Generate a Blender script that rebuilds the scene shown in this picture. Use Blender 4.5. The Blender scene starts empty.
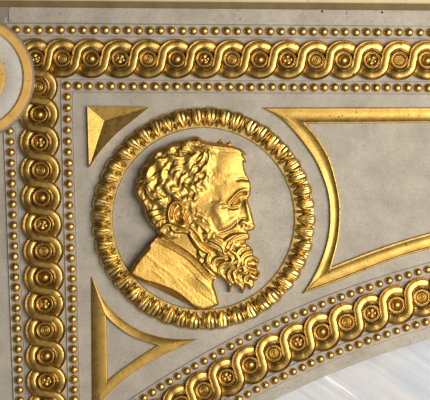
import bpy, bmesh, math, random
import numpy as np
from mathutils import Vector

random.seed(7)
rng = np.random.default_rng(11)
SC = bpy.context.scene
COL = SC.collection
Z0 = 4.0                       # height of the relief's middle above the floor
CAM_D = 14.0


def P(px, py, h=0.0):
    """A point on the relief: centimetres right / down along the wall, h out of it."""
    return Vector(((px - 215) * .01, -h * .01, Z0 + (200 - py) * .01))


# ------------------------------------------------------------------ materials
def new_mat(name):
    m = bpy.data.materials.new(name)
    m.use_nodes = True
    nt = m.node_tree
    b = nt.nodes['Principled BSDF']
    return m, nt, b


def noise(nt, scale, detail=4, rough=.6, coord='Object'):
    tc = nt.nodes.new('ShaderNodeNewGeometry')
    n = nt.nodes.new('ShaderNodeTexNoise')
    n.inputs['Scale'].default_value = scale
    n.inputs['Detail'].default_value = detail
    n.inputs['Roughness'].default_value = rough
    nt.links.new(tc.outputs['Position'], n.inputs['Vector'])
    return n


def ramp(nt, src, stops):
    r = nt.nodes.new('ShaderNodeValToRGB')
    el = r.color_ramp.elements
    while len(el) < len(stops):
        el.new(.5)
    for e, (p, c) in zip(el, stops):
        e.position = p
        e.color = (c[0], c[1], c[2], 1) if hasattr(c, '__len__') else (c, c, c, 1)
    nt.links.new(src, r.inputs['Fac'])
    return r


def mixc(nt, fac, a, b, mode='MIX'):
    m = nt.nodes.new('ShaderNodeMix')
    m.data_type = 'RGBA'
    m.blend_type = mode
    for sock, v in ((0, fac), (6, a), (7, b)):
        if hasattr(v, 'links') or isinstance(v, bpy.types.NodeSocket):
            nt.links.new(v, m.inputs[sock])
        elif sock == 0:
            m.inputs[0].default_value = v
        else:
            m.inputs[sock].default_value = (*v, 1)
    return m.outputs[2]


def gold_mat(name, c0, c1, rough, bump=.15, bscale=60, specks=True, metallic=1.0):
    m, nt, b = new_mat(name)
    n = noise(nt, 9, 6)
    r = ramp(nt, n.outputs['Fac'], [(.32, c0), (.68, c1)])
    out = r.outputs['Color']
    if specks:
        n2 = noise(nt, 38, 3, .5)
        r2 = ramp(nt, n2.outputs['Fac'], [(.672, 0.), (.70, 1.)])
        out = mixc(nt, r2.outputs['Color'], out, (.055, .03, .012))
    nt.links.new(out, b.inputs['Base Color'])
    b.inputs['Metallic'].default_value = metallic
    n3 = noise(nt, 25, 5)
    r3 = ramp(nt, n3.outputs['Fac'], [(.3, rough - .07), (.7, rough + .09)])
    nt.links.new(r3.outputs['Color'], b.inputs['Roughness'])
    n4 = noise(nt, bscale, 5, .6)
    bp = nt.nodes.new('ShaderNodeBump')
    bp.inputs['Strength'].default_value = bump
    bp.inputs['Distance'].default_value = .01
    nt.links.new(n4.outputs['Fac'], bp.inputs['Height'])
    nt.links.new(bp.outputs['Normal'], b.inputs['Normal'])
    return m


def plaster_mat(name, c0, c1, spec=.35, fine=.5):
    m, nt, b = new_mat(name)
    n = noise(nt, 3.2, 8, .68)
    r = ramp(nt, n.outputs['Fac'], [(.36, c0), (.64, c1)])
    n1 = noise(nt, 42, 5, .7)
    r1 = ramp(nt, n1.outputs['Fac'], [(.28, (.72,) * 3), (.5, (1,) * 3), (.75, (1.1,) * 3)])
    out = mixc(nt, fine, r.outputs['Color'], r1.outputs['Color'], 'MULTIPLY')
    n2 = noise(nt, 30, 2, .4)
    r2 = ramp(nt, n2.outputs['Fac'], [(.715, 0.), (.745, .55)])
    out = mixc(nt, r2.outputs['Color'], out, (.08, .07, .06))
    nt.links.new(out, b.inputs['Base Color'])
    b.inputs['Roughness'].default_value = .62
    b.inputs['Specular IOR Level'].default_value = spec
    bp = nt.nodes.new('ShaderNodeBump')
    bp.inputs['Strength'].default_value = .2
    bp.inputs['Distance'].default_value = .006
    nt.links.new(n1.outputs['Fac'], bp.inputs['Height'])
    nt.links.new(bp.outputs['Normal'], b.inputs['Normal'])
    return m


GOLD = gold_mat('gilding', (.38, .24, .065), (.60, .395, .12), .36)
GOLDH = gold_mat('burnished_gilding', (.46, .27, .06), (.62, .39, .105), .41, .3, 42, False)
GOLDL = gold_mat('leaf_gilding', (.58, .40, .14), (.74, .54, .20), .33, .15, 60, False)
GOLDB = gold_mat('bead_gilding', (.60, .365, .10), (.74, .47, .15), .36, .08, 60, True)
GOLDR = gold_mat('rail_gilding', (.44, .275, .07), (.60, .385, .11), .46, .12, 50, True)
OCHRE = gold_mat('ochre_gilding', (.66, .37, .09), (.80, .50, .15), .6, .25, 60, True, .2)
GREY = plaster_mat('silver_grey_plaster', (.335, .30, .25), (.455, .415, .355), fine=.85)
GREYF = plaster_mat('fillet_plaster', (.33, .295, .25), (.42, .38, .33), fine=.8)
GREYD = plaster_mat('dark_grey_plaster', (.21, .185, .15), (.28, .25, .21))
GREYL = plaster_mat('roundel_plaster', (.50, .47, .43), (.60, .57, .52))
CREAM = plaster_mat('cream_paint', (.58, .47, .28), (.66, .55, .34), fine=.2)
OLIVE = plaster_mat('olive_paint', (.13, .09, .035), (.18, .13, .055), fine=.3)
DARK = new_mat('dark_iron')[0]
DARK.node_tree.nodes['Principled BSDF'].inputs['Base Color'].default_value = (.02, .017, .014, 1)


# ------------------------------------------------------------------ objects
def finish(o, mat, parent=None, smooth=True):
    o.data.materials.append(mat)
    if smooth:
        o.data.polygons.foreach_set('use_smooth', [True] * len(o.data.polygons))
    COL.objects.link(o)
    if parent is not None:
        o.parent = parent
        o.matrix_parent_inverse = parent.matrix_world.inverted()
    return o


def from_bm(name, bm, mat, parent=None, smooth=True, sharp=None):
    bmesh.ops.recalc_face_normals(bm, faces=bm.faces)
    me = bpy.data.meshes.new(name)
    bm.to_mesh(me)
    bm.free()
    o = bpy.data.objects.new(name, me)
    finish(o, mat, parent, smooth)
    if sharp:
        me.set_sharp_from_angle(angle=math.radians(sharp))
    return o


def tag(o, label=None, cat=None, group=None, kind=None):
    for k, v in (('label', label), ('category', cat), ('group', group), ('kind', kind)):
        if v:
            o[k] = v
    return o


def thing(name, loc, label, cat, group=None):
    o = bpy.data.objects.new(name, None)
    COL.objects.link(o)
    o.location = loc
    o.empty_display_size = .05
    bpy.context.view_layer.update()
    return tag(o, label, cat, group)


def grid_bm(rows, close_u=False):
    """rows: list of equal-length lists of Vectors -> quad grid."""
    bm = bmesh.new()
    vs = [[bm.verts.new(p) for p in r] for r in rows]
    n = len(rows[0])
    for i in range(len(rows) - 1):
        for j in range(n if close_u else n - 1):
            k = (j + 1) % n
            try:
                bm.faces.new((vs[i][j], vs[i][k], vs[i + 1][k], vs[i + 1][j]))
            except ValueError:
                pass
    return bm


def smooth_line(pts, n=8, closed=False):
    """Catmull-Rom through 2D points."""
    pts = [np.array(p, float) for p in pts]
    m = len(pts)
    out = []
    for i in range(m if closed else m - 1):
        if closed:
            p0, p1, p2, p3 = (pts[(i + k - 1) % m] for k in range(4))
        else:
            p1, p2 = pts[i], pts[i + 1]
            p0 = pts[i - 1] if i else 2 * p1 - p2
            p3 = pts[i + 2] if i + 2 < m else 2 * p2 - p1
        for k in range(n):
            t = k / n
            out.append(.5 * (2 * p1 + (p2 - p0) * t + (2 * p0 - 5 * p1 + 4 * p2 - p3) * t * t
                             + (3 * p1 - p0 - 3 * p2 + p3) * t ** 3))
    if not closed:
        out.append(pts[-1])
    return np.array(out)


def resample(line, n):
    line = np.asarray(line, float)
    d = np.r_[0, np.cumsum(np.hypot(*np.diff(line, axis=0).T))]
    t = np.linspace(0, d[-1], n)
    return np.c_[np.interp(t, d, line[:, 0]), np.interp(t, d, line[:, 1])]


def strip(name, line, prof, mat, parent=None, sharp=40):
    """Sweep a section (offset to the left of travel, height) along a 2D line in wall centimetres."""
    line = np.asarray(line, float)
    T = np.gradient(line, axis=0)
    T /= np.hypot(*T.T)[:, None]
    N = np.c_[T[:, 1], -T[:, 0]]              # left of travel, y down
    rows = [[P(*(p + n * u), h) for (u, h) in prof] for p, n in zip(line, N)]
    bm = grid_bm(rows)
    return from_bm(name, bm, mat, parent, True, sharp)


def loft(name, outer, inner, prof, mat, parent=None, n=60, sharp=35):
    """Moulding between an outer and an inner edge line; prof = (0..1 across, height)."""
    a, b = resample(outer, n), resample(inner, n)
    rows = [[P(*(p + (q - p) * t), h) for (t, h) in prof] for p, q in zip(a, b)]
    return from_bm(name, grid_bm(rows), mat, parent, True, sharp)


# ------------------------------------------------------------------ the wall and its opening
AC, AR = np.array([671.37, 1185.85]), 923.09


def arch(deg, off=0.0):
    a = math.radians(deg)
    r = AR + off
    return np.array([AC[0] + r * math.cos(a), AC[1] - r * math.sin(a)])


def arc_line(off, a0=128., a1=100., n=90):
    return np.array([arch(a0 + (a1 - a0) * i / (n - 1), off) for i in range(n)])


EDGE = -42.6
bm = bmesh.new()
arcp = arc_line(EDGE, 127., 99., 80)
rim = [(-70, 460), (-70, -40), (arcp[-1][0], -40)] + [tuple(p) for p in arcp[::-1]] + [(arcp[0][0], 460)]
rim = [q for i, q in enumerate(rim) if q != rim[i - 1]]
fr = [bm.verts.new(P(x, y, 0)) for x, y in rim]
f = bm.faces.new(fr)
ex = bmesh.ops.extrude_face_region(bm, geom=[f])
for v in ex['geom']:
    if isinstance(v, bmesh.types.BMVert):
        v.co.y += .45
bmesh.ops.triangulate(bm, faces=[q for q in bm.faces if len(q.verts) > 4])
wall = from_bm('wall_back', bm, GREY, None, False)
tag(wall, 'silver grey plaster spandrel wall above the arched opening', kind='structure')


def trim(name, line, prof, mat, label, sharp=30):
    return tag(strip(name, line, prof, mat, None, sharp), label, kind='structure')


def hline(x0, y0, x1, y1, n=30):
    return np.array([(x0 + (x1 - x0) * i / (n - 1), y0 + (y1 - y0) * i / (n - 1)) for i in range(n)])


# top: flat silver band, olive fillet, cream ledge
trim('trim_1', hline(9, 14.5, 470, 18.5), [(-8.6, 0), (-7.8, 1.4), (-7.0, 1.5), (7.4, 1.6), (8.0, .2)], GREY,
     'flat silver grey band under the olive fillet along the top')
trim('trim_2', hline(-70, 4.0, 470, 8.4), [(-2.9, .5), (-2.6, 3.2), (-1.0, 4.0), (3.2, 5.5)], OLIVE,
     'narrow olive brown painted fillet under the cream ledge')
trim('trim_3', hline(-70, -2.6, 470, 1.8), [(-3.4, 4.5), (-3.2, 9.0), (-2.0, 10.2), (0., 10.5), (40, 10.5), (40, 0)], CREAM,
     'cream painted ledge along the very top of the wall')
# flat plain band that follows the arch opening
trim('trim_4', arc_line(-34.2, 127, 100), [(-8.4, 0), (-8.2, 1.2), (6.8, 1.2), (7.3, 0)], GREY,
     'plain silver grey band edging the arched opening')
# the wall's other plane in the top left corner
bm = bmesh.new()
jag = [(-70, 4), (10.5, 3.2), (11.2, 7.4), (10.2, 9.5), (8.6, 11.4), (8.2, 14.2), (6.4, 16.8), (4.6, 19.4), (4.0, 21.8),
       (6, 25.2), (6, 60), (-70, 60)]
fa = bm.faces.new([bm.verts.new(P(x, y, 1.9)) for x, y in jag])
ex = bmesh.ops.extrude_face_region(bm, geom=[fa])
for v in ex['geom']:
    if isinstance(v, bmesh.types.BMVert):
        v.co.y += .03
o = from_bm('wall_left', bm, GREYD, None, False)
tag(o, 'dark grey plaster patch with a chipped edge behind the roundel', kind='structure')


# ------------------------------------------------------------------ bead mouldings
def bead_mesh():
    R = 4.5
    rows = []
    for i in range(8):
        a = math.radians(-18 + (88.5 + 18) * i / 7)
        rows.append([Vector((R * math.cos(a) * math.cos(t) * .01, -(1.0 + R * .92 * math.sin(a)) * .01,
                             R * math.cos(a) * math.sin(t) * .01)) for t in np.linspace(0, 2 * math.pi, 19)[:-1]])
    bm = grid_bm(rows, True)
    bm.faces.new([v for v in list(bm.verts)[-18:]])
    bmesh.ops.recalc_face_normals(bm, faces=bm.faces)
    me = bpy.data.meshes.new('bead')
    bm.to_mesh(me)
    bm.free()
    me.materials.append(GOLDB)
    me.polygons.foreach_set('use_smooth', [True] * len(me.polygons))
    return me


BEAD = bead_mesh()


def bead_moulding(line, pts, label, half=6.5, size=1.0):
    c = line[len(line) // 2]
    root = thing('bead_band', P(*c), label, 'moulding', 'beaded mouldings on the spandrel')
    strip('fillet', line, [(-half, -.4), (-half + .1, 1.1), (-half + .5, 1.6), (-half + 1.3, 1.1), (half - 1.3, 1.1), (half - .5, 1.6), (half - .1, 1.1), (half, -.4)],
          GREYF, root, 30)
    for x, y in pts:
        b = bpy.data.objects.new('bead', BEAD)
        COL.objects.link(b)
        b.parent = root
        b.location = P(x + random.uniform(-.25, .25), y + random.uniform(-.25, .25), 0) - root.location
        b.rotation_euler = (random.uniform(-.07, .07), random.uniform(0, 6), random.uniform(-.07, .07))
        s = size * random.uniform(.95, 1.05)
        b.scale = (s, s, s)
    return root


def interp_pts(keys, ks, extra):
    """keys: (index, x, y); points at whole indices."""
    k = np.array(keys, float)
    out = []
    for i in range(ks[0], ks[1] + 1):
        out.append((np.interp(i, k[:, 0], k[:, 1]), np.interp(i, k[:, 0], k[:, 2])))
    return out


top_out = interp_pts([(0, 16.7, 30), (12, 149.7, 30.6), (25, 292, 31.8), (37, 419.6, 32.6), (41, 462, 33)], (0, 41), 0)
bead_moulding(hline(6.5, 29.8, 470, 33), top_out, 'gilded bead row above the top guilloche, under the flat grey band')
top_in = interp_pts([(0, 67, 86), (8, 155.2, 86.5), (20, 282.7, 87.4), (34, 428, 88), (37, 459, 88.2)], (0, 37), 0)
bead_moulding(hline(61, 86, 470, 88.3), top_in, 'gilded bead row directly below the top guilloche')
left_in = interp_pts([(0, 67, 86), (5, 68, 141.4), (16, 71, 258.2), (17, 72, 268.7), (30, 74.3, 399.3), (34, 75, 439)], (1, 34), 0)
bead_moulding(resample(smooth_line([(67.2, 92), (68, 141.4), (71.1, 258), (74.3, 399), (75.3, 445)]), 60), left_in,
              'upright gilded bead row on the right of the left guilloche, nearest the medallion', 6.2)
left_out = interp_pts([(0, 9.2, 119.5), (2, 10.4, 142), (14, 15, 267), (27, 20, 400), (31, 21.5, 440)], (-1, 31), 0)
bead_moulding(resample(smooth_line([(8.6, 108), (10.4, 142), (15, 267), (20, 400), (21.6, 445)]), 60), left_out,
              'upright gilded bead row on the outer left of the left guilloche, below the roundel')
bead_moulding(arc_line(25.2, 125, 100.5), [arch(125.0 - .609 * i, 25.2) for i in range(0, 40)],
              'sloping gilded bead row above the arch guilloche', size=.92)
bead_moulding(arc_line(-25.0, 123.5, 100.5), [arch(123.3 - .645 * i, -25.0) for i in range(0, 35)],
              'sloping gilded bead row below the arch guilloche, along the opening', size=.93)


# ------------------------------------------------------------------ guilloche mouldings
SECT = [(-1.0, -2.5), (-1.0, .5), (-.98, 1.5), (-.92, 2.0), (-.85, 1.5), (-.80, -.2), (-.74, -.3), (-.66, .5), (-.42, .8), (-.2, .95), (0, 1.0), (.2, .95),
        (.42, .8), (.66, .5), (.74, -.3), (.80, -.2), (.85, 1.5), (.92, 2.0), (.98, 1.5), (1.0, .5), (1.0, -2.5)]
D0 = 28.0
RS, HW = 14.7, 5.2


def s_path(n=22):
    """From the foot of one eye to the crown of the next; local cm, spacing D0: (x, u)."""
    pts = []
    th = math.radians(46)
    for i in range(n):
        a = -math.pi / 2 + th * i / (n - 1)
        pts.append((RS * math.cos(a), RS * math.sin(a)))
    (x0, u0) = pts[-1]
    a = -math.pi / 2 + th
    c1 = (x0 - math.sin(a) * 5.0, u0 + math.cos(a) * 5.0)
    c2 = (D0 / 2 - 1.55, -4.4)
    for k in range(1, 9):
        t = k / 8
        q = [(1 - t) ** 3 * p0 + 3 * (1 - t) ** 2 * t * p1 + 3 * (1 - t) * t * t * p2 + t ** 3 * p3
             for p0, p1, p2, p3 in zip((x0, u0), c1, c2, (D0 / 2, 0))]
        pts.append(tuple(q))
    back = [(D0 - x, -u) for x, u in pts[:-1][::-1]]
    return pts + back


SP = s_path()


def guilloche(centres, label, kinds, first_hidden=0, late=False):
    C = np.array(centres, float)
    m = len(C)
    k = np.arange(m)
    # smooth position and frame by index
    def pos(t):
        i = int(min(max(math.floor(t), 0), m - 2))
        f_ = t - i
        p1, p2 = C[i], C[i + 1]
        p0 = C[i - 1] if i else 2 * p1 - p2
        p3 = C[i + 2] if i + 2 < m else 2 * p2 - p1
        c = .5 * (2 * p1 + (p2 - p0) * f_ + (2 * p0 - 5 * p1 + 4 * p2 - p3) * f_ ** 2 + (3 * p1 - p0 - 3 * p2 + p3) * f_ ** 3)
        d = .5 * ((p2 - p0) + 2 * (2 * p0 - 5 * p1 + 4 * p2 - p3) * f_ + 3 * (3 * p1 - p0 - 3 * p2 + p3) * f_ ** 2)
        d /= np.hypot(*d)
        return c, np.array([d[1], -d[0]])

    def W(t_index, x, u, h):
        c, nn = pos(t_index + x / D0)
        return P(*(c + nn * u), h)

    root = thing('guilloche_band', P(*C[m // 2]), label, 'moulding', 'interlaced guilloche mouldings')
    xs = [s for s in SP]
    for par in (0, 1):
        path = []
        for j in range(m - 1):
            up = (j % 2 == par)
            for q, (x, u) in enumerate(SP):
                if q == 0 and j:
                    continue
                ph = q / (len(SP) - 1)
                if late and j == 0 and ph < .42:
                    continue
                wv = math.sin(math.pi * ph) ** 2
                path.append((j * D0 + x, u if up else -u, 3.0 + (1.5 * wv if up else -2.2 * wv)))
        A = np.array(path)
        T = np.gradient(A[:, :2], axis=0)
        T /= np.hypot(*T.T)[:, None]
        N = np.c_[-T[:, 1], T[:, 0]]
        rows = []
        for (x, u, h), nn in zip(A, N):
            rows.append([W(0, x + nn[0] * HW * a, u + nn[1] * HW * a, h + z) for a, z in SECT])
        from_bm('strand', grid_bm(rows), GOLD, root, True, 50)
    for j in range(first_hidden, m):
        boss(root, C[j], kinds[(j - first_hidden) % 3])
    return root


BOSS_MESH = {}


def lathe_bm(prof, n=28, mod=None):
    rows = []
    for r, h in prof:
        row = []
        for i in range(n):
            t = 2 * math.pi * i / n
            hh = h + (mod(r, t) if mod else 0)
            row.append(Vector((r * math.cos(t) * .01, -hh * .01, r * math.sin(t) * .01)))
        rows.append(row)
    return grid_bm(rows, True)


def boss_meshes():
    def mk(name, prof, mod=None, n=28):
        bm = lathe_bm(prof, n, mod)
        bmesh.ops.remove_doubles(bm, verts=bm.verts, dist=1e-6)
        bmesh.ops.recalc_face_normals(bm, faces=bm.faces)
        me = bpy.data.meshes.new(name)
        bm.to_mesh(me)
        bm.free()
        me.materials.append(GOLD)
        me.polygons.foreach_set('use_smooth', [True] * len(me.polygons))
        BOSS_MESH[name] = me
    mk('eye_ring', [(8.9, .5), (8.85, 3.4), (8.6, 4.6), (8.1, 5.2), (7.6, 4.8), (7.3, 3.7), (7.0, 3.6), (6.7, 3.9), (6.4, 3.5), (6.1, 1.8), (5.7, .7), (2.5, .6), (.0, .6)])
    mk('button', [(5.1, .4), (5.0, 1.8), (4.4, 3.0), (3.6, 4.1), (2.4, 4.9), (1.2, 5.3), (0, 5.4)])
    mk('target_button', [(5.0, .4), (4.7, 2.0), (4.1, 2.9), (3.5, 2.7), (3.2, 1.8), (2.8, 1.9), (2.5, 3.2), (2.1, 3.7), (1.7, 3.3), (1.45, 2.3),
                         (1.2, 2.6), (.9, 3.6), (.5, 4.1), (0, 4.2)])
    mk('rosette', [(5.3, .3), (5.1, 1.8), (4.4, 2.9), (3.4, 3.3), (2.3, 3.2), (1.5, 2.9), (1.1, 3.6), (.6, 4.1), (0, 4.2)],
       lambda r, t: (1.6 * (abs(math.sin(2 * t)) ** .6 - .7)) * min(1, max(0, (r - 1.1) / 1.4)), 40)


boss_meshes()


def boss(root, c, kind):
    e = bpy.data.objects.new('eye_ring', BOSS_MESH['eye_ring'])
    COL.objects.link(e)
    e.parent = root
    e.location = P(c[0], c[1], 0) - root.location
    b = bpy.data.objects.new(kind, BOSS_MESH[kind])
    COL.objects.link(b)
    b.parent = e
    b.rotation_euler = (random.uniform(-.05, .05), random.uniform(0, 6), random.uniform(-.05, .05))
    if kind == 'button':
        b['label'] = 'plain domed gilded button'
    elif kind == 'rosette':
        b['label'] = 'small carved petal rosette'
    else:
        b['label'] = 'ringed button with a dot at its centre'


topc = [(9.5, 58.6), (36, 58.6), (62.6, 58.6), (91.4, 58.7), (120.4, 59), (148.3, 59.2), (176.7, 59.3), (204.6, 59.4), (232, 59.5), (259.6, 59.7), (287.5, 60),
        (316, 60.4), (343.3, 60.3), (371.6, 60.4), (399, 60.4), (426.6, 60.5), (453.5, 60.6), (480, 60.7)]
guilloche(topc, 'gilded guilloche moulding running level along the top between two bead rows', ['rosette', 'target_button', 'button'], 1)
leftc = [(37.8, 59.5), (38.5, 86.8), (39.4, 114.5), (40.2, 142.4), (41, 170.4), (41.9, 197.7), (42.9, 224.8), (43.9, 251), (44.6, 277.2),
         (45.1, 303.8), (45.6, 330), (46.3, 355.7), (47.2, 380.8), (48.1, 406), (49, 431)]
guilloche(leftc, 'gilded guilloche moulding running upright down the left side below the roundel', ['target_button', 'button', 'rosette'], 1, True)
archc = [arch(120.4 + 1.64 * 3 - 1.634 * i) for i in range(0, 16)]
guilloche(archc, 'gilded guilloche moulding sloping along the arched opening', ['target_button', 'rosette', 'button'])

# ------------------------------------------------------------------ roundel at the left
rc = (-26, 78)
root = thing('roundel', P(*rc, 2), 'large ochre-gold-rimmed disc with a silver ring at the upper left edge', 'roundel')


def ring(name, prof, mat, n=110, c=rc):
    rows = [[P(c[0] + r * math.cos(t), c[1] + r * math.sin(t), h) for t in np.linspace(0, 2 * math.pi, n + 1)[:-1]] for r, h in prof]
    return from_bm(name, grid_bm(rows, True), mat, root, True, 30)


ring('backing', [(61.5, 0), (61.3, 5.0), (60.6, 6.2), (58, 6.5), (30, 6.5)], GREYD)
ring('outer_ring', [(59.2, 6), (58.9, 9.0), (58.2, 10.0), (51.6, 10.2), (50.4, 9.4), (49.9, 6)], OCHRE)
ring('silver_ring', [(50.3, 7.6), (49.0, 8.2), (34, 8.6), (32.5, 8.1), (32.0, 6)], GREYL)
ring('centre_disc', [(32.4, 6), (32.2, 9.0), (31.4, 9.8), (18, 10.2), (.3, 10.4)], OCHRE, 90)

# ------------------------------------------------------------------ corner triangle, a sunk three-sided panel
root = thing('corner_triangle', P(104, 121), 'solid gilded three-faceted triangle in the upper left corner beside the medallion', 'ornament')
hyp = smooth_line([(148.8, 107.6), (131.7, 121.3), (120.4, 130.3), (113.2, 137), (99, 152.8), (89.6, 167.6)], 6)
ap = (104.3, 120.7)


def facet(name, edge, dz=1.4):
    bm = bmesh.new()
    n = 10
    rows = []
    for q in edge:
        rows.append([P(q[0] + (ap[0] - q[0]) * t, q[1] + (ap[1] - q[1]) * t, 4.8 + (dz - 4.8) * t) for t in np.linspace(0, .995, n)])
    g = grid_bm(rows)
    return from_bm(name, g, GOLDR, root, True, 40)


facet('facet', resample([(89.6, 167.6), (87.9, 106.7)], 12))
facet('facet', resample([(87.9, 106.7), (148.8, 107.6)], 12))
facet('facet', resample(hyp, 30))
skirt = list(resample([(89.6, 167.6), (87.9, 106.7), (148.8, 107.6)], 20)) + list(hyp[1:])
bm = grid_bm([[P(*q, h) for h in (0, 4.0, 4.9)] + [P(q[0] + (ap[0] - q[0]) * .02, q[1] + (ap[1] - q[1]) * .02, 4.75)] for q in skirt])
from_bm('edge', bm, GOLDR, root, True, 40)

# ------------------------------------------------------------------ spandrel frame on the right
root = thing('spandrel_frame', P(330, 180), 'large pointed gilded moulding frame enclosing the bare grey panel to the right of the medallion', 'frame')
A_, B_ = (262, 107.8), (302.6, 293.6)
I1, I2 = (306.4, 123.8), (331.6, 266.6)
SCOT = [(0, 0), (0, 2.0), (.03, 2.7), (.09, 3.0), (.15, 2.8), (.3, 2.1), (.45, 1.75), (.6, 1.8), (.78, 2.3), (.86, 2.9), (.92, 3.3), (.97, 3.1), (1, 2.2), (1, 0)]
FLAT = [(0, 0), (0, 2.4), (.04, 3.3), (.10, 3.5), (.16, 2.9), (.3, 3.5), (.5, 3.9), (.7, 3.6), (.84, 2.7), (.9, 3.1), (.96, 3.0), (1, 2.2), (1, 0)]
curve_o = smooth_line([A_, (280, 118.0), (296, 134.2), (312, 155.5), (320.3, 171.7), (327.6, 194), (329.6, 219), (326.4, 243.5), (318.6, 266), (309.6, 283), B_], 8)
curve_i = smooth_line([I1, (321.9, 144), (331, 162.6), (337, 186), (339.7, 203), (340, 219), (338, 240), I2], 10)
loft('top_rail', [A_, (480, 107.6)], [I1, (480, 122.4)], SCOT, GOLDR, root, 80)
loft('curved_rail', curve_o, curve_i, SCOT, GOLDR, root, 90)
bo = smooth_line([B_, (337.5, 281.2), (363.7, 270.8), (398.6, 257.5), (430, 248.6), (480, 235)], 8)
bi = smooth_line([I2, (367, 252.6), (398.6, 241.8), (430, 232.8), (480, 219)], 8)
loft('bottom_rail', bo, bi, FLAT, GOLDR, root, 80)

# ------------------------------------------------------------------ triangular frame bottom left
root = thing('triangular_frame', P(118, 340), 'gilded three-sided frame around a small grey panel in the lower left corner below the medallion', 'frame')
T1, T2, T3 = (91.6, 276.8), (197.5, 339), (92.5, 412)
J1, J2, J3 = (106.4, 316.5), (156.8, 345.2), (107.8, 380.4)
RAISE = [(0, 0), (0, 1.2), (.06, 1.7), (.5, 2.1), (.9, 2.5), (.97, 2.3), (1, 1.6), (1, 0)]
loft('left_rail', [T3, T1], [J3, J1], RAISE, GOLDR, root, 50)
loft('curved_rail', smooth_line([T1, (104, 300.4), (119, 317), (140, 330.4), (161, 337.2), (179, 339.2), T2], 8),
     smooth_line([J1, (116, 325), (134, 337), J2], 12), [(0, 0), (0, .8), (.04, 1.2), (.5, 2.8), (.86, 4.2), (.93, 4.4), (.98, 3.8), (1, 2.2), (1, 0)], GOLDR, root, 70)
loft('bottom_rail', smooth_line([T2, (170, 351.6), (140, 368), (119, 383.5), (107, 395), T3], 8),
     smooth_line([J2, (134, 360.4), (117, 372.6), J3], 12), RAISE, GOLDR, root, 70)
pan = smooth_line([J1, (116, 325), (134, 337), J2], 8)
pan = list(pan) + list(smooth_line([J2, (134, 360.4), (117, 372.6), J3], 8))[1:]
bm = bmesh.new()
bm.faces.new([bm.verts.new(P(*q, .5)) for q in pan])
from_bm('panel', bm, GREYF, root, False)

# ------------------------------------------------------------------ medallion wreath
MC = (203.6, 218.6)
root = thing('wreath_ring', P(*MC), 'round gilded leaf-carved ring framing the bearded head', 'medallion frame')


def ringm(name, prof, mat, n=150):
    rows = [[P(MC[0] + r * math.cos(t), MC[1] + r * math.sin(t), h) for t in np.linspace(0, 2 * math.pi, n + 1)[:-1]] for r, h in prof]
    return from_bm(name, grid_bm(rows, True), mat, root, True, 40)


ringm('bed', [(90.6, 0), (90.6, 1.6), (91.4, 2.4), (94, 2.6), (98, 2.6), (103, 2.6), (108, 2.2), (110.4, 1.6), (111.0, .8), (111.1, 0)], GOLDL)
ringm('back_plate', [(91, .5), (88, .7), (45, .9), (.2, 1.0)], GREY, 90)
NL = 46


def leaf(ang, tip, rr, hw, rnd):
    rows = []
    nu, nv = 17, 17
    for i in range(nv):
        v = i / (nv - 1)
        wv = hw * (.22 + .78 * min(1, (v / .42)) ** .8) * (1 - .30 * max(0, (v - .72) / .28) ** 2)
        row = []
        for j in range(nu):
            u = -1 + 2 * j / (nu - 1)
            au = abs(u)
            r = tip + (rr - 1.6 * au ** 2 + .5 * rnd[1] - tip) * v
            z = 2.8 + 4.4 * math.sin(math.pi * (.10 + .78 * v)) ** .9
            # cupped hollow between two curled rims
            z += (2.1 * math.exp(-((au - .66) / .17) ** 2) - .9 * math.exp(-((au - .30) / .2) ** 2)) * math.sin(math.pi * min(1, .2 + v * .7)) * (1 + .35 * rnd[0] * u)
            z -= 4.2 * max(0, (au - .80) / .20) ** 1.4
            z += .8 * math.exp(-(u / .10) ** 2) * (1 - v)
            z += (.55 * rnd[0] * u + .45 * math.sin(6 * v + rnd[1] * 6 + 2 * u))
            z -= 2.6 * max(0, (v - .86) / .14) ** 2
            a = ang + (u * wv + rnd[2] * 1.6 * (v - .4) + .5 * math.sin(v * 5 + rnd[0] * 3)) / 102.
            row.append(P(MC[0] + r * math.cos(a), MC[1] + r * math.sin(a), z))
        rows.append(row)
    return grid_bm(rows)


for i in range(NL):
    a = 2 * math.pi * (i + .12 * random.uniform(-1, 1)) / NL
    rnd = [random.uniform(-1, 1) for _ in range(3)]
    from_bm('leaf', leaf(a, 93.2 + random.uniform(-.8, .8), 112.0, 7.2 + random.uniform(-.4, .5), rnd), GOLDL, root, True, 70)
    a2 = a + math.pi / NL
    # slender dart between two leaves
    rows = []
    k0, k1 = random.uniform(-1, 1), random.uniform(.85, 1.15)
    for q in range(11):
        v = q / 10
        r = 92.4 + 17.6 * v
        w = (1.9 * (1 - v) ** .6 * min(1, v * 7 + .25) + .35) * k1
        zc = 3.2 + 4.4 * math.sin(math.pi * (.15 + .7 * v))
        rows.append([P(MC[0] + r * math.cos(a2 + (u * w + k0 * v) / 102), MC[1] + r * math.sin(a2 + (u * w + k0 * v) / 102),
                       zc + 1.5 * (1 - abs(u)) - 2.2 * (abs(u) > .9)) for u in (-1, -.6, 0, .6, 1)])
    from_bm('dart', grid_bm(rows), GOLDL, root, True, 50)
# ------------------------------------------------------------------ small dark nail heads left in the flat band
for (x, y), lab in (((382, 12.6), 'dark nail head in the flat grey band near its right end'),
                    ((322, 11.6), 'dark nail head in the flat grey band, left of the other one')):
    rows = [[P(x + r * math.cos(t), y + r * math.sin(t), h) for t in np.linspace(0, 2 * math.pi, 13)[:-1]]
            for r, h in ((1.15, 1.2), (1.1, 1.9), (.8, 2.3), (.05, 2.5))]
    tag(from_bm('nail', grid_bm(rows, True), DARK), lab, 'nail')
# ------------------------------------------------------------------ portrait relief
STEP = .5
gx = np.arange(124, 266, STEP)
gy = np.arange(133, 316, STEP)
X, Y = np.meshgrid(gx, gy)


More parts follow.
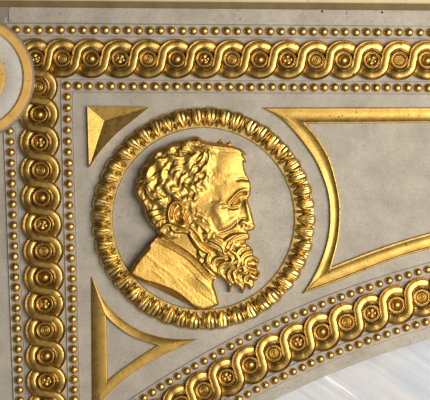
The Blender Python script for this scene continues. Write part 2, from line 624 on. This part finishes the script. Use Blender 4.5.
def inside(poly, x=X, y=Y):
    poly = np.asarray(poly, float)
    r_ = np.zeros(x.shape, bool)
    for (x0, y0), (x1, y1) in zip(poly, np.roll(poly, -1, 0)):
        c = (y0 > y) != (y1 > y)
        r_ ^= c & (x < (x1 - x0) * (y - y0) / (y1 - y0 + 1e-12) + x0)
    return r_


def dist(line, x=X, y=Y, closed=False):
    """distance to a polyline, plus running parameter 0..1 and signed side distance"""
    line = np.asarray(line, float)
    if closed:
        line = np.vstack([line, line[:1]])
    seg = np.hypot(*np.diff(line, axis=0).T)
    cum = np.r_[0, np.cumsum(seg)]
    best = np.full(x.shape, 1e9)
    par = np.zeros(x.shape)
    sg = np.zeros(x.shape)
    for (a, b, l, c0) in zip(line[:-1], line[1:], seg, cum):
        if l < 1e-9:
            continue
        tx, ty = (b - a) / l
        q = np.clip((x - a[0]) * tx + (y - a[1]) * ty, 0, l)
        dx, dy = x - a[0] - q * tx, y - a[1] - q * ty
        d = np.hypot(dx, dy)
        k = d < best
        best = np.where(k, d, best)
        par = np.where(k, (c0 + q) / cum[-1], par)
        sg = np.where(k, dx * ty - dy * tx, sg)
    return best, par, sg


def box(line, m):
    line = np.asarray(line)
    i0 = max(0, int((line[:, 1].min() - m - gy[0]) / STEP))
    i1 = int((line[:, 1].max() + m - gy[0]) / STEP) + 2
    j0 = max(0, int((line[:, 0].min() - m - gx[0]) / STEP))
    j1 = int((line[:, 0].max() + m - gx[0]) / STEP) + 2
    return slice(i0, i1), slice(j0, j1)


def gauss(H, cx, cy, sx, sy, a, rot=0):
    c, s = math.cos(math.radians(rot)), math.sin(math.radians(rot))
    dx, dy = X - cx, Y - cy
    u, v = dx * c + dy * s, -dx * s + dy * c
    H += a * np.exp(-.5 * ((u / sx) ** 2 + (v / sy) ** 2))


def crease(H, pts, w, a, n=6, taper=True):
    """ridge (a>0) or groove (a<0) along a smooth line"""
    ln = smooth_line(pts, n)
    bx = box(ln, 4 * w)
    d, t, _ = dist(ln, X[bx], Y[bx])
    tp = np.clip(np.minimum(t, 1 - t) * 5, 0, 1) ** .6 if taper else 1
    H[bx] += a * tp * np.exp(-.5 * (d / w) ** 2)


def lock(T, pts, w, a, strands=2.5, tip=.25, order=0.0):
    """a carved lock of hair: rounded, tapering, striated along its length; blended by max"""
    ln = smooth_line(pts, 6)
    bx = box(ln, w + 1)
    d, t, s = dist(ln, X[bx], Y[bx])
    wt = w * (tip + (1 - tip) * np.sin(math.pi * np.clip(.18 + .78 * t, 0, 1)) ** .8)
    q = np.clip(1 - (d / wt) ** 2, 0, None)
    v = a * (np.sqrt(q) * (1 + .0 * t) - .19 * (1 - np.cos(2 * math.pi * strands * s / wt * .5)) * q ** .5)
    v += .25 * a * (s / wt) * (q > 0)
    v = np.where(q > 0, v + order, 0)
    T[bx] = np.maximum(T[bx], v)


nape = [(158.5, 235.0), (156, 230.5), (149.5, 223), (144.9, 216), (143.9, 207.2), (140, 202), (137.0, 197.5), (135.0, 190.5), (135.8, 186.2), (138.2, 184.2),
        (135.6, 182.2), (136.6, 179), (140.4, 175.6), (139.8, 171.5), (142.5, 167), (147, 163.4), (148.6, 159.5), (152.0, 154.6), (157.5, 149.6), (164, 146.6), (168.6, 145.8), (174, 142.6),
        (180, 140.2), (186, 139.4), (190.5, 138.0), (195.6, 136.4), (199.6, 136.9), (201.6, 139.4), (207, 141.2), (214, 142.6), (216.6, 143.2), (219.2, 140.6), (221, 139.2), (222.2, 141.4), (224.6, 143.8),
        (227.2, 144.2), (229.2, 142.2), (231.4, 140.8), (231.4, 143.4), (232.6, 146), (236, 147.2), (241, 148.8), (245, 152.2), (247.2, 155.4), (243.4, 153.4), (242.6, 154.2), (245.0, 158.4), (246.9, 163),
        (243.6, 161.8)]
face_line = [(244.4, 168), (246.2, 173.5), (248.6, 178), (250.6, 183), (251.2, 188), (250.6, 194.5), (248.0, 199.2), (249.0, 204), (251.2, 210), (252.9, 216), (254.2, 222.5),
             (255.3, 226.6), (254.4, 229.6), (250.8, 230.9), (247.4, 231.6), (249.4, 234.2), (250.5, 237.2), (249.4, 239.6), (246.0, 240.8), (246.6, 243.6)]
beard_line = [(250.5, 246.4), (253.3, 250), (253.4, 255), (257.4, 257.6), (259.6, 261.4), (257.6, 265.6), (257.2, 269.2), (260.4, 272.2), (260.0, 276.6), (256.8, 280.4),
              (254, 282), (254.2, 285.6), (250.6, 290), (248.6, 285.4), (245.6, 284), (245.4, 288.4), (243, 293.4), (240.2, 288.4), (237, 287), (233.4, 284.4), (231.6, 287.2),
              (231.4, 291), (228.8, 292.4), (229.4, 288), (227.2, 283), (223.4, 279), (218.6, 276.8)]
neck_line = [(214.2, 280.2), (213.4, 284), (214.8, 288.4), (217, 295.5), (219.4, 304.2), (211, 308.2), (203, 310.3), (197, 308.6), (183, 302.0), (174, 297.4), (164.5, 292.6),
             (150.6, 285.4), (139, 278.8), (129.2, 274), (133, 266), (139.2, 257), (148, 246.9)]
SIL = np.array(nape + face_line + beard_line + neck_line)
collar = smooth_line([(157, 235.4), (168, 240), (180, 246), (192, 254.5), (203, 265), (211, 273.5), (218, 278.2)], 8)
head_poly = np.vstack([np.array(nape + face_line + beard_line), collar[::-1]])
neck_poly = np.vstack([np.array(neck_line), collar])
S_in, H_in = inside(SIL), inside(head_poly)
dS = dist(SIL, closed=True)[0]

# broad form of the skull
def blur(A, n, mask=None):
    Mk = np.ones(A.shape) if mask is None else mask.astype(float)
    A = A * Mk
    W_ = Mk.copy()
    for _ in range(n):
        for ax in (0, 1):
            for B in (A, W_):
                c_ = np.cumsum(np.pad(B, [(8, 7) if k == ax else (0, 0) for k in (0, 1)], mode='edge'), axis=ax)
                sl0 = [slice(None)] * 2
                sl1 = [slice(None)] * 2
                sl0[ax], sl1[ax] = slice(None, -15), slice(15, None)
                d_ = np.pad((c_[tuple(sl1)] - c_[tuple(sl0)]) / 15, [(0, B.shape[k] - (c_.shape[k] - 15)) if k == ax else (0, 0) for k in (0, 1)], mode='edge')
                B[:] = d_
    return np.where(Mk > 0, A / np.maximum(W_, 1e-6), 0)


dome = lambda d, R: np.sqrt(np.clip(1 - (1 - np.clip(d / R, 0, 1)) ** 2, 0, 1))
base = 5.5 * dome(dS, 2.2) + 3.2 * blur(dome(dS, 34), 3, S_in) + np.clip(252 - X, 0, None) * .055 * dome(dS, 5)
F = base.copy()
# face: planes
gauss(F, 221, 213, 9, 8, 1.5, 20)            # cheekbone
gauss(F, 228, 169, 12, 11, .9)               # forehead
gauss(F, 213, 192, 7, 8, -.7)                # temple
gauss(F, 243, 184.5, 6, 3.4, .9)             # frown bulge
gauss(F, 238.5, 201, 5.0, 4.0, -1.5, -20)    # eye socket
crease(F, [(227, 203.5), (231, 200.6), (234.6, 196.6), (238.6, 192.4), (244, 190), (250, 190.6)], 1.5, 1.5)   # brow edge
crease(F, [(229, 204.6), (233.4, 200.4), (237, 196.2), (241, 193.8), (247, 193.6)], .85, -2.0)   # fold beneath
crease(F, [(235, 181), (239, 179.2), (243, 179), (248.4, 180.6)], 1.1, -1.1)
crease(F, [(220, 176), (229, 173.4), (238, 173)], 1.6, -.3)
gauss(F, 236.4, 202.6, 3.0, 1.8, 1.3, -25)
crease(F, [(232, 203.8), (235.4, 200.4), (238.6, 198), (241, 197.6)], .6, 1.1)        # upper lid
crease(F, [(230.6, 205.4), (235, 206), (239.4, 204.6)], .65, .7)                      # lower lid
crease(F, [(233, 204.4), (236.4, 202.6), (239, 200.6)], .6, -1.5)
gauss(F, 238.4, 201.6, 1.2, 1.1, -1.6)
crease(F, [(227, 207), (232, 208.4), (238.6, 207.4)], .9, -.9)                        # bag
crease(F, [(228, 210.4), (233, 211), (238, 209.8)], 1.4, .45)
gauss(F, 223.4, 205.2, 2.4, 1.5, .4, 10)
crease(F, [(220, 203), (224, 203.4), (228.6, 204.2)], .7, -.7)
crease(F, [(220.4, 207), (224, 207), (228.6, 206)], .7, -.7)
crease(F, [(241.6, 198), (240.6, 204), (239.8, 210), (239, 215.6)], 1.5, -.35)        # side of the nose
crease(F, [(246, 199), (247, 206), (248.6, 214), (251, 222)], 1.8, 1.3)               # bridge
gauss(F, 251.2, 225.4, 2.4, 2.2, 1.1)
gauss(F, 243.2, 222.6, 3.2, 2.8, 1.7)                                                 # wing
crease(F, [(238.2, 226), (238.6, 221.8), (241.4, 218.6), (245, 219), (247.6, 222)], .8, -1.1)
crease(F, [(240.4, 227.6), (240.6, 225.2), (243, 224), (246, 226.4)], .7, -1.7)       # nostril
crease(F, [(244, 229.4), (248, 229.4), (252, 229)], .8, .7)
crease(F, [(238.2, 217), (236, 222), (230.6, 227.4), (223.5, 230.6), (216.5, 232.6)], 1.2, -1.3)   # nose-mouth fold
crease(F, [(235, 215.5), (231, 221.0), (224.5, 225.6), (217, 228)], 2.2, .7)
crease(F, [(234, 242.4), (239, 241.2), (244, 241.0), (247.5, 240.6)], .8, -1.9)       # mouth
gauss(F, 245, 243.6, 4, 1.8, .9)
crease(F, [(226, 214), (231, 216.5), (235, 215.4)], 1.3, -.35)
crease(F, [(213, 206), (217, 212), (221, 219), (221.5, 225)], 2.4, .5)
crease(F, [(210, 200), (216, 200.5), (221, 199)], 1.6, -.4)
crease(F, [(212, 188), (219, 184), (226, 183)], 1.8, -.3)
for _ in range(30):
    x_, y_ = random.uniform(208, 244), random.uniform(158, 228)
    gauss(F, x_, y_, random.uniform(1.5, 3.5), random.uniform(1.2, 2.5), random.uniform(-.22, .22), random.uniform(0, 180))
# ear
ear_poly = smooth_line([(167.6, 221), (167.0, 214), (168.8, 206), (172.8, 200.9), (178.2, 199.6), (182.6, 202.4), (183.9, 207), (183.6, 212), (185.2, 217), (187.6, 223), (186.6, 228),
                        (182, 229), (176, 226.6), (171.6, 224)], 6, True)
E_in = inside(ear_poly)
dE = dist(ear_poly, closed=True)[0]
EAR = base + 3.2 + 1.6 * dome(np.where(E_in, dE, 0), 3)
crease(EAR, [(170.6, 222), (168.9, 214), (170.6, 206.6), (174.6, 202.4), (179.2, 201.8), (182.2, 205)], 1.1, 1.8, taper=False)
crease(EAR, [(172.6, 219), (171.8, 213), (173.4, 207), (177, 204.6)], .9, -1.9)
crease(EAR, [(176.4, 219.6), (174.6, 214), (176.2, 208.6), (179.4, 206.4)], 1.1, 1.1)
gauss(EAR, 180, 213.4, 2.6, 4.6, -4.6, -8)
crease(EAR, [(175.6, 212.4), (176.6, 218), (180.4, 220.8), (184.4, 221.6)], 1.1, -3.2)
gauss(EAR, 183.4, 216, 1.6, 1.8, 2.2)
gauss(EAR, 182, 225.2, 3.4, 2.2, 1.5, 20)

# hair and beard: traced locks
T = np.zeros(X.shape)


def zz(scale, ox, oy, rows, order=0.0, a=3.4):
    for w_, pts in rows:
        w_ = w_ * 1.12
        q = [(ox + x_ / scale, oy + y_ / scale) for x_, y_ in pts]
        o_ = order + random.uniform(-.35, .35)
        lock(T, q, w_, a * random.uniform(.9, 1.1), random.choice([1.6, 2.2, 2.8]), order=o_)


# under-layer: comma-shaped tufts that follow the skull down and back from the crown
def tuft(x_, y_, an, cu, ln_, w_, a_, order=0.):
    pts = [(x_, y_)]
    for k in range(5):
        an += cu * (.5 + .35 * k)
        pts.append((pts[-1][0] + ln_ / 5 * math.cos(an), pts[-1][1] + ln_ / 5 * math.sin(an)))
    lock(T, pts, w_, a_, random.choice([1.5, 2.0, 2.5]), .2, order)


cells = []
for ry in range(0, 11):
    for rx in range(0, 11):
        cells.append((138 + rx * 7.6 + (ry % 2) * 3.8 + random.uniform(-2, 2), 140 + ry * 8.8 + random.uniform(-2, 2)))
cells.sort(key=lambda c: -math.hypot(c[0] - 203, c[1] - 156))
for x_, y_ in cells:
    fl = math.atan2(y_ - 152, x_ - 204)
    if x_ > 180 and y_ > 165:
        fl = math.radians(random.choice([60, 95, 140, 190]) + .9 * (205 - x_))
    an = fl + random.uniform(-.45, .35)
    cu = random.choice([-.34, -.26, -.2, .3]) if x_ < 180 else random.choice([-.36, .36, .3])
    tuft(x_ - 5 * math.cos(an), y_ - 5 * math.sin(an), an, cu, random.uniform(15, 22), random.uniform(4.2, 6.2), random.uniform(1.7, 2.3), random.uniform(0, .9))
for i in range(26):
    x_, y_ = random.uniform(196, 256), random.uniform(226, 286)
    tuft(x_, y_, math.radians(random.uniform(20, 110)), random.choice([-.4, .4]), random.uniform(12, 16), random.uniform(3, 4.2), random.uniform(1.4, 2.0))
# traced curls round the ear and at the back (zoom 6.143 from 130,180)
zz(6.143, 130, 180, [
    (3.6, [(190, 120), (150, 130), (120, 100), (100, 60)]),
    (3.4, [(60, 40), (95, 55), (110, 85), (150, 105)]),
    (3.2, [(45, 30), (70, 5), (110, -5), (140, 10)]),
    (3.4, [(225, 180), (180, 185), (130, 195), (95, 215)]),
    (3.6, [(230, 210), (185, 215), (140, 235), (115, 262)]),
    (3.4, [(235, 240), (195, 245), (165, 270), (150, 300)]),
    (3.0, [(240, 268), (215, 275), (195, 295), (180, 322)]),
    (2.8, [(300, 60), (335, 85), (360, 115), (345, 150)]),
    (2.8, [(260, 50), (310, 75), (330, 110), (322, 150)]),
    (2.6, [(215, 60), (255, 90), (290, 105), (320, 135)]),
    (2.8, [(215, 110), (180, 90), (170, 50), (200, 20)]),
    (2.6, [(330, 30), (370, 45), (400, 80), (395, 115)]),
], 1.0, 2.5)
# forelock and fringe (zoom 6.143 from 180,140)
zz(6.143, 180, 140, [
    (3.2, [(110, 10), (170, 30), (240, 42), (310, 48)]),
    (2.6, [(150, 45), (220, 52), (300, 58), (372, 62)]),
    (2.2, [(300, 52), (350, 60), (390, 75), (412, 95)]),
    (2.0, [(330, 80), (370, 92), (395, 115), (408, 140)]),
    (1.5, [(235, 35), (245, 15), (250, -2)]),
    (1.5, [(290, 35), (305, 18), (312, 6)]),
    (2.4, [(60, 35), (110, 55), (150, 80), (185, 95)]),
    (2.6, [(175, 70), (180, 110), (165, 150), (140, 165)]),
    (2.4, [(150, 75), (140, 115), (110, 150), (80, 165)]),
    (2.2, [(175, 160), (165, 195), (160, 225), (130, 250)]),
    (2.2, [(140, 180), (120, 215), (120, 250), (150, 275)]),
    (2.0, [(190, 205), (175, 240), (185, 280), (165, 310)]),
    (2.2, [(100, 210), (90, 250), (110, 290), (140, 305)]),
    (2.0, [(215, 265), (180, 290), (150, 325), (110, 350)]),
], .9, 2.2)
# sideburn, moustache and beard (zoom 4.444 from 190,200)
zz(4.444, 190, 200, [
    (2.4, [(28, 35), (40, 62), (72, 88), (96, 118), (84, 150)]),
    (2.6, [(10, 60), (22, 95), (55, 118), (80, 150), (70, 178)]),
    (2.2, [(52, 52), (66, 80), (95, 105), (112, 135), (100, 165)]),
    (2.6, [(-5, 105), (20, 135), (42, 160), (60, 190), (95, 200)]),
    (2.8, [(0, 150), (20, 180), (48, 215), (88, 240)]),
    (2.8, [(60, 190), (95, 205), (130, 222), (158, 242)]),
    (2.8, [(85, 175), (115, 188), (140, 205), (150, 235)]),
    (2.6, [(105, 165), (135, 180), (155, 205), (190, 225)]),
    (3.0, [(262, 148), (232, 152), (200, 165), (172, 188), (160, 215)]),
    (2.8, [(250, 166), (218, 176), (190, 192), (176, 220), (150, 240)]),
    (2.4, [(225, 150), (190, 158), (160, 178), (135, 200), (120, 190)]),
    (2.6, [(262, 205), (232, 208), (210, 228), (204, 258)]),
    (2.8, [(280, 228), (250, 230), (228, 250), (230, 278)]),
    (2.8, [(302, 268), (275, 250), (246, 262), (244, 290), (268, 300)]),
    (2.8, [(306, 290), (290, 305), (262, 300), (246, 318)]),
    (2.8, [(310, 322), (300, 345), (276, 340), (262, 320)]),
    (2.6, [(300, 352), (280, 335), (252, 332), (238, 352), (256, 378)]),
    (2.4, [(270, 396), (256, 372), (228, 360), (214, 335), (236, 318)]),
    (2.6, [(240, 412), (226, 380), (202, 360), (196, 332)]),
    (2.4, [(208, 388), (186, 362), (168, 338), (176, 308), (200, 300)]),
    (2.2, [(180, 405), (178, 375), (158, 350), (140, 322)]),
    (2.6, [(152, 342), (134, 312), (146, 284), (182, 276)]),
    (2.6, [(128, 328), (104, 290), (118, 262), (158, 256)]),
    (2.6, [(108, 312), (78, 270), (84, 238)]),
    (2.8, [(216, 298), (192, 316), (196, 345), (220, 350)]),
    (2.6, [(220, 262), (196, 272), (180, 292)]),
    (2.4, [(210, 300), (232, 296), (240, 312), (226, 326)]),
    (2.6, [(170, 240), (186, 262), (172, 288), (142, 300)]),
    (2.4, [(180, 225), (205, 245), (216, 270), (205, 295)]),
], .7, 2.4)

for _ in range(2):
    Tp = np.pad(T, 1, mode='edge')
    T = .5 * T + .125 * (Tp[:-2, 1:-1] + Tp[2:, 1:-1] + Tp[1:-1, :-2] + Tp[1:-1, 2:])
hair_poly = smooth_line([(249, 156), (238, 152.4), (228, 151.8), (219, 152.4), (218, 155), (216.5, 160), (216, 166), (212.5, 171), (214.5, 178), (210, 183), (209.5, 190), (203, 195), (197.6, 203), (200.4, 209.4), (205.5, 214),
                         (211, 219.5), (214, 227), (218, 233.2), (225, 231.6), (233, 229.4), (240, 230.4), (246.4, 232.6), (254, 233), (270, 250), (270, 300), (215, 300), (212, 275), (203, 266), (192, 255),
                         (180, 246.4), (168, 240.5), (150, 240), (120, 220), (120, 130), (190, 120), (260, 140)], 5, True)
hair_in = inside(hair_poly) & H_in
dh = dist(hair_poly, closed=True)[0]
# skin between ear and sideburn
gap = inside(smooth_line([(184, 204), (192, 200), (196, 205), (196, 214), (191, 224), (188, 229), (185, 222), (183, 212)], 5, True))
front = np.clip((X - 196) / 12, 0, 1) * np.clip((205 - Y) / 8, 0, 1)
blend = np.clip(np.where(hair_in, dh, 0) / (1.6 + 5.0 * front + 2.6 * np.clip((Y - 205) / 6, 0, 1) * np.clip((236 - Y) / 6, 0, 1)), 0, 1) * np.where(gap, .6, 1)
lip = inside(smooth_line([(238, 243.2), (243, 241.8), (248, 241), (249, 245), (244, 247), (239, 246)], 5, True))
blend = blend * np.where(lip, .3, 1)
edge = np.clip(dS / 1.4, 0, 1) ** .5
rc_ = np.hypot(X - 206, (Y - 154) * 1.05)
th_ = np.arctan2(Y - 154, X - 206)
crown = np.clip((226 - Y) / 8, 0, 1) * np.clip((212 - X) / 8, 0, 1) * np.clip((rc_ - 8) / 14, 0, 1)
wave = .72 * np.sin(2 * math.pi * (rc_ / 15.5 + .22 * np.sin(5 * th_) + .12 * np.sin(11 * th_ + 1)))
fine = .22 * np.sin(17 * th_ * 2.1 + 1.6 * np.sin(rc_ / 3.1)) * np.clip(rc_ / 30, 0, 1)
H = F + blend * ((T - 1.0) * (1 - .36 * crown) + crown * (wave + fine)) * edge
dtop = dist(smooth_line([(196, 136), (203, 139.4), (214, 142), (228, 144.2), (238, 147), (246, 152.6)], 6))[0]
roll = np.clip((X - 190) / 10, 0, 1)
H = np.where(roll > 0, np.minimum(H, 1.2 + 1.9 * dtop + .45 * T + 30 * (1 - roll)), H)
H = np.where((Y < 142.8) & (X > 216), np.minimum(H, 1.4), H)
H = np.where(E_in, np.maximum(H - 1.2, np.minimum(EAR, H + 7)), H)
crease(H, list(ear_poly[::6]) , .7, -1.0, taper=False)

# neck, cut off below: a tilted plane with a steep underside
top_edge = smooth_line([(128, 273.6), (138, 276.8), (148, 279.8), (157, 282.2), (164.5, 285), (172, 288), (178.5, 291.8), (187.8, 299), (198, 308.4), (206, 309.6), (219.4, 304.6)], 8)
below = inside(np.vstack([top_edge, [(222, 320), (120, 320)]]))
dn = dist(np.array(neck_line))[0]
dte = dist(top_edge)[0]
nrm = ((X - 150) * -.58 + (Y - 250) * .81)
NK = 4.5 * dome(dn, 4) + 2.6 + (215 - X) * .10 + (Y - 250) * .02
stri = np.zeros(X.shape)
for _ in range(26):
    x_, y_ = random.uniform(132, 200), random.uniform(240, 298)
    ln_ = random.uniform(16, 46)
    an = math.radians(random.uniform(30, 42))
    crease(stri, [(x_, y_), (x_ + ln_ * .5 * math.cos(an), y_ + ln_ * .5 * math.sin(an)), (x_ + ln_ * math.cos(an + .08), y_ + ln_ * math.sin(an + .08))], random.uniform(.5, 1.1), random.uniform(-.24, .2))
NK += stri
for off, a_ in ((2.0, 1.3), (5.2, .9)):
    crease(NK, [(x_ - off * .55, y_ + off * .8) for x_, y_ in collar[::4]], .9, a_)
for off, a_ in ((.4, -2.2), (3.6, -1.3)):
    crease(NK, [(x_ - off * .55, y_ + off * .8) for x_, y_ in collar[::4]], .8, a_)
gauss(NK, 205, 281, 9, 6, 1.2, 40)
NK = np.where(below, np.minimum(NK, np.maximum(.3, NK - 1.75 * dte)), NK)
H = np.where(H_in, H, NK)
H = np.clip(H, 0, None)
# soften the stair-stepping of the grid a little
for _ in range(1):
    Hp = np.pad(H, 1, mode='edge')
    sm = (Hp[:-2, 1:-1] + Hp[2:, 1:-1] + Hp[1:-1, :-2] + Hp[1:-1, 2:]) / 4
    H = np.where(dS > 1.2, .55 * H + .45 * sm, H)
H = np.where(S_in, H, 0)

proot = thing('portrait_relief', P(200, 225), 'gilded relief head of a bearded man in profile facing right, inside the round leaf ring', 'relief sculpture')
cx, cy = (X[:-1, :-1] + STEP / 2), (Y[:-1, :-1] + STEP / 2)
quad = lambda m_: m_[:-1, :-1] | m_[1:, :-1] | m_[:-1, 1:] | m_[1:, 1:]
q_all = quad(S_in)
# pull the outermost ring of the grid onto the silhouette so that the outline stays smooth
XX, YY = X.copy(), Y.copy()
ring_mask = ~S_in & (dS < STEP * 1.5)
ii, jj = np.nonzero(ring_mask)
segA, segB = SIL, np.roll(SIL, -1, 0)
for i, j in zip(ii, jj):
    p = np.array([X[i, j], Y[i, j]])
    ab = segB - segA
    t_ = np.clip(((p - segA) * ab).sum(1) / ((ab ** 2).sum(1) + 1e-12), 0, 1)
    c_ = segA + ab * t_[:, None]
    kk = np.argmin(((c_ - p) ** 2).sum(1))
    XX[i, j], YY[i, j] = c_[kk]
ear_q = inside(ear_poly, cx, cy)
head_q = inside(head_poly, cx, cy)
hair_q = inside(hair_poly, cx, cy) & head_q & ~ear_q
beard_zone = inside([(186, 214), (199, 207), (215, 215), (262, 226), (272, 300), (212, 300), (205, 266), (190, 253), (180, 246), (181, 232)], cx, cy)
near_head = dist(head_poly, cx, cy, True)[0] < dist(neck_poly, cx, cy, True)[0]
neck_q = q_all & ~head_q & ~(near_head & ~inside(neck_poly, cx, cy))
hair_ext = (inside(hair_poly, cx, cy) | (dist(hair_poly, cx, cy, True)[0] < .01)) & ~ear_q & ~neck_q
for nm, mk, mt in (('face', q_all & ~hair_ext & ~neck_q & ~ear_q, GOLDH), ('hair', q_all & hair_ext & ~beard_zone, GOLDH),
                   ('beard', q_all & hair_ext & beard_zone, GOLDH), ('ear', q_all & ear_q, GOLDH), ('neck', q_all & neck_q, GOLDH)):
    idx = -np.ones(X.shape, int)
    fi, fj = np.nonzero(mk)
    quads = np.stack([np.stack([fi, fj], 1), np.stack([fi + 1, fj], 1), np.stack([fi + 1, fj + 1], 1), np.stack([fi, fj + 1], 1)], 1)
    flat = quads.reshape(-1, 2)
    key = flat[:, 0] * X.shape[1] + flat[:, 1]
    uq, inv = np.unique(key, return_inverse=True)
    ui, uj = uq // X.shape[1], uq % X.shape[1]
    loc = proot.location
    V = np.c_[(XX[ui, uj] - 215) * .01 - loc.x, -(H[ui, uj] + .6) * .01 - loc.y, Z0 + (200 - YY[ui, uj]) * .01 - loc.z]
    me = bpy.data.meshes.new(nm)
    me.from_pydata(V.tolist(), [], inv.reshape(-1, 4).tolist())
    me.update()
    o = bpy.data.objects.new(nm, me)
    o.data.materials.append(mt)
    me.polygons.foreach_set('use_smooth', [True] * len(me.polygons))
    COL.objects.link(o)
    o.parent = proot
# ------------------------------------------------------------------ what lies beyond the arch
m, nt, b = new_mat('vault_painted_reflections')
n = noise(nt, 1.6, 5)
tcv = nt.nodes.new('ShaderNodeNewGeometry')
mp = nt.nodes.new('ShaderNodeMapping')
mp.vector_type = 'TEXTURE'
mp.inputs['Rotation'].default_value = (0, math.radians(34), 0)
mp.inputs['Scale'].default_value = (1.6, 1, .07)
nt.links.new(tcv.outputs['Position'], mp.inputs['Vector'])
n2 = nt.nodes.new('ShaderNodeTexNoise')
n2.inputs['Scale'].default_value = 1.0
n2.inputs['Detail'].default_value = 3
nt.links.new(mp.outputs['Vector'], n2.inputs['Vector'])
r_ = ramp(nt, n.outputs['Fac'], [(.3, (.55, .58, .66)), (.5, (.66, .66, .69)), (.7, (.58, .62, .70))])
st = ramp(nt, n2.outputs['Fac'], [(.32, (.88, .89, .92)), (.5, (1, 1, 1)), (.60, (1.0, 1.01, 1.04)), (.66, (1.5, 1.5, 1.55))])  # diagonal streaks: light reflections painted into the vault's base colour
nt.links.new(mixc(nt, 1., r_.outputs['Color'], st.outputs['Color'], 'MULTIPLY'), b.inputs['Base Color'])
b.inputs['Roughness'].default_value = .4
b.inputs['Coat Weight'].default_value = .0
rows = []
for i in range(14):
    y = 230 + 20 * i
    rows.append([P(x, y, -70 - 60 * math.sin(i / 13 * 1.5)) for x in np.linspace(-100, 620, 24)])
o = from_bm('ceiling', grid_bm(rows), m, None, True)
tag(o, 'pale white curved vault with painted light streaks, seen beyond the arched opening', kind='structure')
# ------------------------------------------------------------------ light, world, camera
w = bpy.data.worlds.new('hall')
SC.world = w
w.use_nodes = True
nt = w.node_tree
bg = nt.nodes['Background']
tc = nt.nodes.new('ShaderNodeTexCoord')
dot = nt.nodes.new('ShaderNodeVectorMath')
dot.operation = 'DOT_PRODUCT'
L = Vector((.52, -.76, -.38)).normalized()
dot.inputs[1].default_value = L
nt.links.new(tc.outputs['Generated'], dot.inputs[0])
r = nt.nodes.new('ShaderNodeMapRange')
r.interpolation_type = 'SMOOTHSTEP'
for k, v in ((1, .35), (2, 1.0), (3, .05), (4, .62)):
    r.inputs[k].default_value = v
nt.links.new(dot.outputs['Value'], r.inputs[0])
nt.links.new(r.outputs[0], bg.inputs['Strength'])
bg.inputs['Color'].default_value = (1.0, .93, .80, 1)


def area(name, loc, target, size, power, col):
    l = bpy.data.lights.new(name, 'AREA')
    l.shape = 'RECTANGLE'
    l.size, l.size_y = size
    l.energy = power
    l.color = col
    o = bpy.data.objects.new(name, l)
    COL.objects.link(o)
    o.location = loc
    o.rotation_euler = (Vector(target) - Vector(loc)).to_track_quat('-Z', 'Y').to_euler()
    return o


area('hall_window_light', (8.2, -11.0, Z0 - .4), (0, 0, Z0), (9.5, 7.0), 2150, (1, .95, .85))

cam = bpy.data.cameras.new('camera')
cam.lens = 36 * CAM_D / 4.3
cam.sensor_width = 36
cam.sensor_fit = 'HORIZONTAL'
co = bpy.data.objects.new('camera', cam)
COL.objects.link(co)
co.location = (0, -CAM_D, Z0)
co.rotation_euler = (math.pi / 2, 0, 0)
SC.camera = co
vs = SC.view_settings
vs.view_transform = 'Standard'
vs.look = 'None'
vs.exposure = 0
vs.gamma = 1
vs.use_curve_mapping = False
